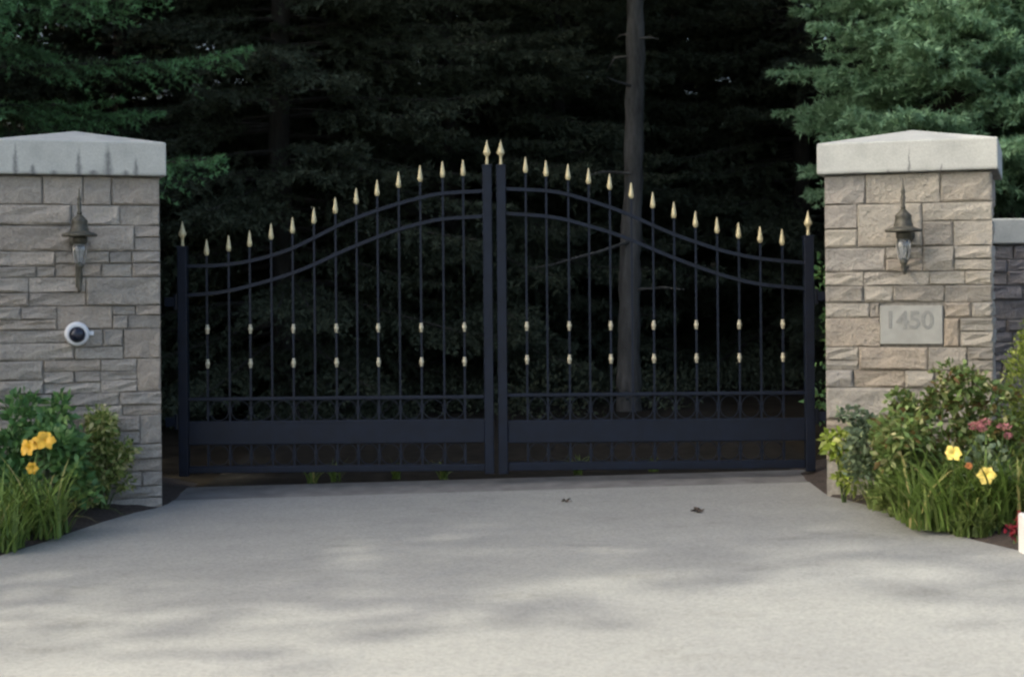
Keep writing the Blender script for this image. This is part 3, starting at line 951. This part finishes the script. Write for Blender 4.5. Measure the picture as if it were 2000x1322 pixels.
tree('spruce_tree', gp(1890, 2.5), 0.4, 'bright blue-green spruce spreading above the numbered pillar', 9.6, 1.9, 1.95, 4.6, M['spruce'], 3, .13,
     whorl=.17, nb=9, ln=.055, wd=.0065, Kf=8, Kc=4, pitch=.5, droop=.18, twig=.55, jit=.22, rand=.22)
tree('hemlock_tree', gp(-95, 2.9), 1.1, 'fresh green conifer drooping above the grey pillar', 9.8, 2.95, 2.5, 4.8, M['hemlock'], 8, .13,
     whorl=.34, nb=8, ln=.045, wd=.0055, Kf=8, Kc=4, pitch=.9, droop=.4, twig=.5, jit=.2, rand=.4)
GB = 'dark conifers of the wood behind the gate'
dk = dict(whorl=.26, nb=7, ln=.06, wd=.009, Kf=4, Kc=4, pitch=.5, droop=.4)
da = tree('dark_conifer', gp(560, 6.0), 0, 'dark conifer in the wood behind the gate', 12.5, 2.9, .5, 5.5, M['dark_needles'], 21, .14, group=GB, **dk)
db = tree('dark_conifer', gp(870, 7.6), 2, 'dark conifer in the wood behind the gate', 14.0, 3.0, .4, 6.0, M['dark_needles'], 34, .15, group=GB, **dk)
# the bare trunk right of the meeting posts, its crown high above the frame
# tall trees with bare grey trunks; broad unseen crowns shaped to shade wood and drive
def crown_cloud(rng, blobs, n, ln, wd):
    V, F, t, C = leaf_cloud(rng, blobs, n, ln, wd, up=.2, shell=.35, tilt=.8)
    return V, F, t
def tall_tree(loc, rz, label, seed, r0):
    o = empty('tall_tree', loc, rz); tag(o, label, 'tree')
    trunk_mesh(8.8, r0, seed, 1.12, .55, .10, .012).build('trunk', M['bark'], o, True)
    rs = random.Random(seed); st = MB()
    for _ in range(9):
        a, z = rs.uniform(0, 6.28), rs.uniform(.8, 4.6); L = rs.uniform(.08, .45)
        st.tube([(0, 0, z), (math.cos(a) * (.1 + L * .5), math.sin(a) * (.1 + L * .5), z + .02), (math.cos(a) * (.1 + L), math.sin(a) * (.1 + L), z - rs.uniform(-.05, .12))], [.016, .010, .004], 5, False)
    st.build('dead_twigs', M['bark'], o)['kind'] = 'stuff'
    rng = np.random.default_rng(seed)
    blobs = [((rng.uniform(-2.4, 2.4), rng.uniform(-1.8, 1.8), rng.uniform(5.6, 8.2)), (rng.uniform(1.1, 1.7), rng.uniform(1.1, 1.7), rng.uniform(.7, 1.1))) for _ in range(16)]
    V, F, t = crown_cloud(rng, blobs, 17000, .17, .06)
    mk('crown', V, F, M['crown_leaf'], o, tint=t)
    w = MB()
    for c, r in blobs:
        w.tube([(0, 0, 4.6 + .25 * c[2] - 1), (c[0] * .5, c[1] * .5, c[2] - .7), c], [.06, .04, .015], 6, False)
    w.build('limbs', M['bark'], o)
    return o
tall = tall_tree(gp(1236, 5.0), .7, 'tall tree with bare grey trunk seen through the gate', 55, .115)
spots = [(1090, 9.5, da, 1.0), (250, 8.0, db, 1.0), (700, 11.5, da, 1.05), (960, 12.5, db, .95), (1330, 11.5, da, 1.0), (1560, 10.0, db, .95),
         (1450, 14.0, da, 1.1), (1200, 15.0, db, 1.0), (450, 13.0, da, 1.05), (1750, 13.0, db, 1.0), (1950, 9.0, da, .9), (2150, 5.5, db, .8),
         (60, 13.0, da, 1.0), (-250, 9.0, db, .95), (-420, 5.0, da, .85), (850, 17.0, da, 1.1), (1080, 19.0, db, 1.1), (1380, 18.5, db, 1.1),
         (600, 18.0, db, 1.1), (1650, 17.5, da, 1.1), (300, 18.0, da, 1.1), (1900, 18.0, db, 1.1), (2300, 11.0, da, 1.0), (-100, 18.0, db, 1.1)]
rr = random.Random(4)
for px, Y, src, sc in spots:
    copy_tree(src, gp(px, Y), rr.uniform(0, 6.28), sc)
copy_tree(tall, gp(-60, 9.0), 2.2, 1.0, 'tall tree hidden behind the grey pillar, its crown over the drive')  # added out of view so its crown blocks sky over the wood
# trees standing outside the frame on the sunny side: they shade the gate
SH = 'roadside trees shading the driveway'
for x, y, a, sc, src in [(-8.2, -1.9, 0.3, 1.0, da), (-8.6, 2.2, 1.7, 1.0, db), (-8.4, 5.0, 3.0, 1.0, da), (-11.5, 0.3, 1.0, 1.6, tall), (-12.0, 3.2, 2.6, 1.35, tall), (-11.0, 7.5, 4.4, 1.2, tall)]:
    copy_tree(src, (x, y, ground_z(x, y) - .05), a, sc, 'tree beyond the left edge of the frame, shading the driveway', SH)

# dead limb catching a little light, low on the tall tree
tc_ = tall
inv = (Matrix.Translation(tc_.location) @ Matrix.Rotation(tc_.rotation_euler.z, 4, 'Z')).inverted()
pts = [inv @ p for p in (at(1236, 470, 5.0), at(1170, 492, 4.8), at(1120, 505, 4.7), at(1075, 518, 4.6), at(1035, 524, 4.6))]
tag(MB().tube(pts, [.02, .016, .013, .009, .004], 6).build('dead_limb', M['bark'], tc_, True), 'broken dead limb')

# ------------------------------------------------------------------ planting
def blades(rng, n, base_r, ln, wd, arch=0.9, seg=5):
    """arching strap leaves from a common base"""
    V, F, T = [], [], []
    for i in range(n):
        az = rng.uniform(0, 2 * math.pi); L = ln * rng.uniform(.6, 1.15); a0 = rng.uniform(.05, .55); curl = arch * rng.uniform(.6, 1.4)
        p = np.array([rng.uniform(-1, 1) * base_r, rng.uniform(-1, 1) * base_r * .7, 0.0])
        h = np.array([math.cos(az), math.sin(az), 0]); sd = np.array([-h[1], h[0], 0])
        W = wd * rng.uniform(.7, 1.2)
        b = len(V)
        for k in range(seg + 1):
            t = k / seg
            w = W * (1 - t ** 2.2) + .0005
            V += [p - sd * w, p + sd * w]
            an = a0 + curl * t * 1.6
            p = p + (h * math.sin(an) + np.array([0, 0, 1]) * math.cos(an)) * L / seg
        tt = float(np.clip(rng.normal(.5, .24), 0, 1))
        for k in range(seg):
            F.append((b + 2 * k, b + 2 * k + 1, b + 2 * k + 3, b + 2 * k + 2)); T.append(tt)
    return np.array(V), np.array(F), np.array(T)

def bloom(name, parent, p, size, mat, seed, petals=6, look=(0, -1, .35)):
    """trumpet flower with recurved petals"""
    rng = random.Random(seed)
    z = Vector(look).normalized(); x = z.cross(Vector((0, 0, 1))).normalized(); y = z.cross(x)
    b = MB()
    for i in range(petals):
        a = 2 * math.pi * i / petals + rng.uniform(-.15, .15)
        r = x * math.cos(a) + y * math.sin(a); s = z.cross(r)
        w = size * (.44 if i % 2 else .36)
        off = z * (.004 if i % 2 else 0)
        c = [p - z * size * .25, p + r * size * .33 + z * size * .12, p + r * size * .72 + z * size * .2, p + r * size * rng.uniform(.95, 1.1) + z * size * rng.uniform(-.05, .12)]
        ws = [w * .12, w * .7, w, w * .12]
        vs, fs = [], []
        for q, ww in zip(c, ws): vs += [q + off - s * ww, q + off - z * ww * .18, q + off + s * ww]
        for k in range(3):
            for j in range(2): fs.append((k * 3 + j, k * 3 + j + 1, k * 3 + 4 + j, k * 3 + 3 + j))
        b.add(vs, fs)
    return b.build(name, mat, parent, True)

PR = np.random.default_rng(17)
def shrub(name, base_px, blobs_px, n, ln, wd, mat, label, cat='shrub', stems=10, dy=0.0, depth=.8, fwd=0.0, group=None, **kw):
    """base_px: where it roots; blobs_px: (px, py, half width px, half height px)"""
    g = on_ground(*base_px); Y = g.y + dy
    x = at(base_px[0], base_px[1], Y).x
    o = empty(name, (x, Y, bed_z(x, Y)))
    tag(o, label, cat, group)
    k = (Y - CAM_Y) / F_PX
    bl = []
    for px, py, hw, hh in blobs_px:
        p = at(px, py, Y) - o.location
        for _ in range(5):                                   # ragged: several sprays round each centre
            q = PR.normal(0, .42, 3); f = PR.uniform(.35, .72)
            bl.append(((p.x + q[0] * hw * k, p.y - fwd + q[1] * hw * k * depth, max(.05, p.z + q[2] * hh * k)), (hw * k * f, hw * k * depth * f, hh * k * f)))
    V, F, t, C = leaf_cloud(PR, bl, n, ln, wd, **kw)
    fo = mk('foliage', V, F, mat, o, tint=t); fo['kind'] = 'stuff'
    b = MB()
    for i in PR.integers(0, len(C), stems):
        q = Vector(C[i]); m = Vector((q.x * .4, q.y * .4, q.z * .6))
        b.tube([(q.x * .08, q.y * .08, -.04), m, q], [.006, .004, .002], 4, False)
    b.build('stems', M['stalk'], o)
    return o, Y

def clump(name, base_px, n, ln, wd, r, mat, label, cat='plant', arch=.9, dy=0.0, group=None):
    g = on_ground(*base_px); Y = g.y + dy
    x = at(base_px[0], base_px[1], Y).x
    o = empty(name, (x, Y, bed_z(x, Y) - .01)); tag(o, label, cat, group)
    V, F, t = blades(PR, n, r, ln, wd, arch)
    fo = mk('foliage', V, F, mat, o, tint=t); fo['kind'] = 'stuff'
    return o, Y

def add_bloom(o, Y, px, py, size, mat, seed, look=(0, -1, .35), label=None):
    p = at(px, py, Y) - o.location
    f = bloom('flower', o, p, size, mat, seed, look=look)
    MB().tube([(p.x * .3, p.y * .3 + .02, 0), (p.x * .8, p.y * .8 + .03, p.z * .6), p - Vector(look).normalized() * size * .2], [.0035, .003, .0025], 5).build('stalk', M['stalk'], o)
    if label: f['label'] = label

# bed in front of the grey pillar
shrub('leafy_shrub', (70, 1024), [(85, 800, 60, 42), (30, 845, 85, 70), (120, 850, 62, 62), (20, 930, 85, 60), (115, 930, 60, 50)], 2300, .075, .020, M['broad_green'],
      'tall broad-leaved green shrub against the grey pillar', up=.6, shell=.35)
shrub('variegated_shrub', (200, 1003), [(200, 842, 50, 45), (180, 900, 62, 52), (232, 885, 36, 48), (205, 955, 52, 34)], 2300, .042, .012, M['variegated'],
      'yellow-tipped small-leaved shrub beside the corner of the grey pillar', up=.3, shell=.35)
o, Y = clump('daylily', (55, 1052), 270, .50, .007, .2, M['blade'], 'strap-leaved daylily with deep yellow blooms before the grey pillar')
add_bloom(o, Y, 88, 860, .056, M['yellow'], 1, (.3, -1, .5)); add_bloom(o, Y, 56, 874, .05, M['yellow'], 2, (-.4, -1, .2)); add_bloom(o, Y, 73, 866, .046, M['yellow'], 9, (0, -1, .6)); add_bloom(o, Y, 63, 914, .034, M['yellow'], 3, (.1, -1, .1))
clump('sedge_tuft', (-20, 1078), 190, .42, .005, .16, M['blade'], 'dark grassy tuft at the left edge of the frame by the driveway')

# bed in front of the buff pillar
shrub('russet_shrub', (1835, 1018), [(1870, 778, 70, 45), (1785, 805, 66, 50), (1915, 815, 50, 45), (1830, 860, 95, 65), (1740, 850, 48, 52), (1910, 870, 65, 55), (1840, 920, 80, 45)], 4300, .048, .0145, M['olive'],
      'olive and russet leafy shrub against the buff pillar', up=.4, shell=.35)
shrub('grey_green_shrub', (1705, 990), [(1688, 828, 46, 40), (1705, 878, 58, 50), (1730, 925, 50, 42)], 2100, .042, .013, M['grey_green'],
      'grey-green small-leaved shrub between the lime plant and the daylilies', up=.3, shell=.3)
shrub('lime_plant', (1650, 974), [(1640, 868, 32, 24), (1626, 862, 26, 18), (1652, 925, 24, 34)], 330, .055, .017, M['lime'],
      'small lime-yellow plant at the inner corner of the buff pillar', dy=-.12, cat='plant', stems=5, up=.2, shell=.2)
o, Y = clump('daylily', (1880, 1030), 520, .54, .007, .30, M['blade'], 'strap-leaved daylily with pale yellow blooms before the buff pillar')
add_bloom(o, Y - .3, 1862, 885, .042, M['pale_yellow'], 4, (-.4, -1, .3)); add_bloom(o, Y - .3, 1927, 928, .047, M['pale_yellow'], 5, (-.5, -1, .2)); add_bloom(o, Y - .25, 1892, 910, .02, M['orange'], 6)
shrub('olive_mound', (1765, 1008), [(1760, 945, 55, 42), (1810, 965, 55, 42), (1725, 965, 34, 30)], 1500, .05, .010, M['edging'], 'low olive feathery mound in front of the russet shrub', up=.7, shell=.3)
clump('daylily', (1985, 1035), 300, .5, .007, .2, M['blade'], 'flowerless strap-leaved clump below the gold conifer')
for i, (px, py) in enumerate([(1735, 997), (1775, 1011), (1815, 1025), (1860, 1038), (1905, 1050)]):
    clump('edging_grass', (px, py), 170, .25, .006, .11, M['edging'], 'short olive grass tuft edging the bed, %s counted from the buff pillar' % ('first', 'second', 'third', 'fourth', 'fifth')[i], arch=1.0, dy=.06, group='grass tufts edging the bed')
g = on_ground(1925, 1030); o = empty('sedum', (g.x, g.y, bed_z(g.x, g.y))); tag(o, 'dusty pink sedum heads beside the gold conifer', 'flower')
for i, (px, py, r) in enumerate([(1905, 832, 13), (1925, 824, 11), (1915, 838, 12), (1960, 834, 12), (1968, 850, 9)]):
    p = at(px, py, g.y) - o.location; k = (g.y - CAM_Y) / F_PX
    V, F, t, C = leaf_cloud(PR, [((p.x, p.y, p.z), (r * k, r * k, r * k * .55))], 70, .012, .006, up=.8)
    h = mk('flower_head', V, F, M['pink'], o); h['kind'] = 'stuff'
    MB().tube([(p.x * .4, .0, 0), (p.x * .8, p.y, p.z * .6), p], [.006, .005, .003], 5).build('stalk', M['stalk'], o)
V, F, t, C = leaf_cloud(PR, [((0, 0, .22), (.13, .12, .2))], 140, .06, .018, up=.4)
mk('foliage', V, F, M['grey_green'], o, tint=t)['kind'] = 'stuff'
g = on_ground(2052, 1000); o = empty('gold_conifer', (g.x, g.y, bed_z(g.x, g.y))); tag(o, 'gold-green clipped conifer at the right edge of the frame', 'shrub')
k = (g.y - CAM_Y) / F_PX
V, F, t, C = leaf_cloud(PR, [((0, 0, .55), (.24, .24, .42)), ((0, 0, .3), (.22, .22, .3)), ((0, 0, .85), (.15, .15, .22))], 6500, .03, .008, up=.9, shell=.82, tilt=.25)
mk('foliage', V, F, M['topiary'], o, tint=t)['kind'] = 'stuff'
MB().tube([(0, 0, -.05), (0, 0, .7)], [.03, .01], 8).build('trunk', M['bark_dark'], o)
shrub('red_begonia', (1980, 1064), [(1980, 1030, 16, 22), (1996, 1022, 14, 18)], 110, .03, .014, M['red'], 'small dark red bedding plant beside the white block', cat='flower', stems=6)
g = on_ground(2024, 1080)
wb = MB().box(-.065, .065, -.065, .065, -.05, .185, .008).build('marker_block', M['white_paint'])
wb.location = g; tag(wb, 'white painted marker block at the right edge of the driveway', 'marker block')

# behind the gate
for i, (px, hgt) in enumerate([(612, .14), (655, .17), (772, .15), (868, .16), (1130, .15), (1278, .10)]):
    x = at(px, 930, .27).x
    o = empty('weed_tuft', (x, .24 + .05 * (i % 3), ground_z(x, .5))); tag(o, 'small green weed tuft behind the gate, %s counted from the grey pillar' % ('first', 'second', 'third', 'fourth', 'fifth', 'sixth')[i], 'weed', 'weeds behind the gate')
    V, F, t = blades(PR, 26, .03, hgt, .006, .6); mk('foliage', V, F, M['blade'], o, tint=t)['kind'] = 'stuff'
p = at(1600, 900, 1.0); o = empty('young_maple', (p.x + .1, 1.0, ground_z(2.1, 1))); tag(o, 'bright green sapling showing between gate post and buff pillar', 'sapling')
bl = []
for px, py, hw, hh in [(1608, 540, 40, 45), (1600, 770, 26, 60), (1640, 640, 40, 80)]:
    q = at(px, py, 1.0) - o.location; k = 11 / F_PX
    bl.append(((q.x, q.y, q.z), (hw * k, hw * k, hh * k)))
V, F, t, C = leaf_cloud(PR, bl, 260, .06, .02, up=.1, shell=.2)
mk('foliage', V, F, M['broad_green'], o, tint=t)['kind'] = 'stuff'
MB().tube([(0, 0, -.05), (.03, 0, .6), (.02, 0, 1.4)], [.015, .011, .004], 6).build('trunk', M['bark_dark'], o)

# low undergrowth hiding the foot of the wood
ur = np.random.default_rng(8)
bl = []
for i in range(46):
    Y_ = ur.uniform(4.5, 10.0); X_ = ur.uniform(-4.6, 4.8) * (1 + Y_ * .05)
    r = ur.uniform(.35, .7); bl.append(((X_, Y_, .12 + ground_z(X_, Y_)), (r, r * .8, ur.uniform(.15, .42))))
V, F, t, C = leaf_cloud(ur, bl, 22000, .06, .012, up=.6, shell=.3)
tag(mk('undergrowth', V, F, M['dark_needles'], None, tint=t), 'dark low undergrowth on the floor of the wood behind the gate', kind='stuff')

# leaves blown on to the driveway
for px, py, a, lab in [(1105, 981, .3, 'small dark fallen leaf on the driveway, nearer the meeting posts'), (1363, 1000, 1.9, 'larger dark fallen leaf on the driveway, nearer the buff pillar')]:
    g = on_ground(px, py)
    b = MB(); r = .034 if px > 1200 else .02
    vs = [(0, 0, .012)]
    for q in range(10):
        an = 2 * math.pi * q / 10; rad = r * (1.25 if q % 2 == 0 else .62)
        vs.append((rad * math.cos(an) * 1.3, rad * math.sin(an), .004 + .02 * (q % 3 == 0)))
    b.add(vs, [(0, 1 + q, 1 + (q + 1) % 10) for q in range(10)])
    b.tube([(r * 1.2, 0, .006), (r * 2.2, .01, .004)], .0015, 4)
    o = b.build('fallen_leaf', M['dead_leaf']); o.location = g + Vector((0, 0, .001)); o.rotation_euler = (0, 0, a); tag(o, lab, 'fallen leaf')
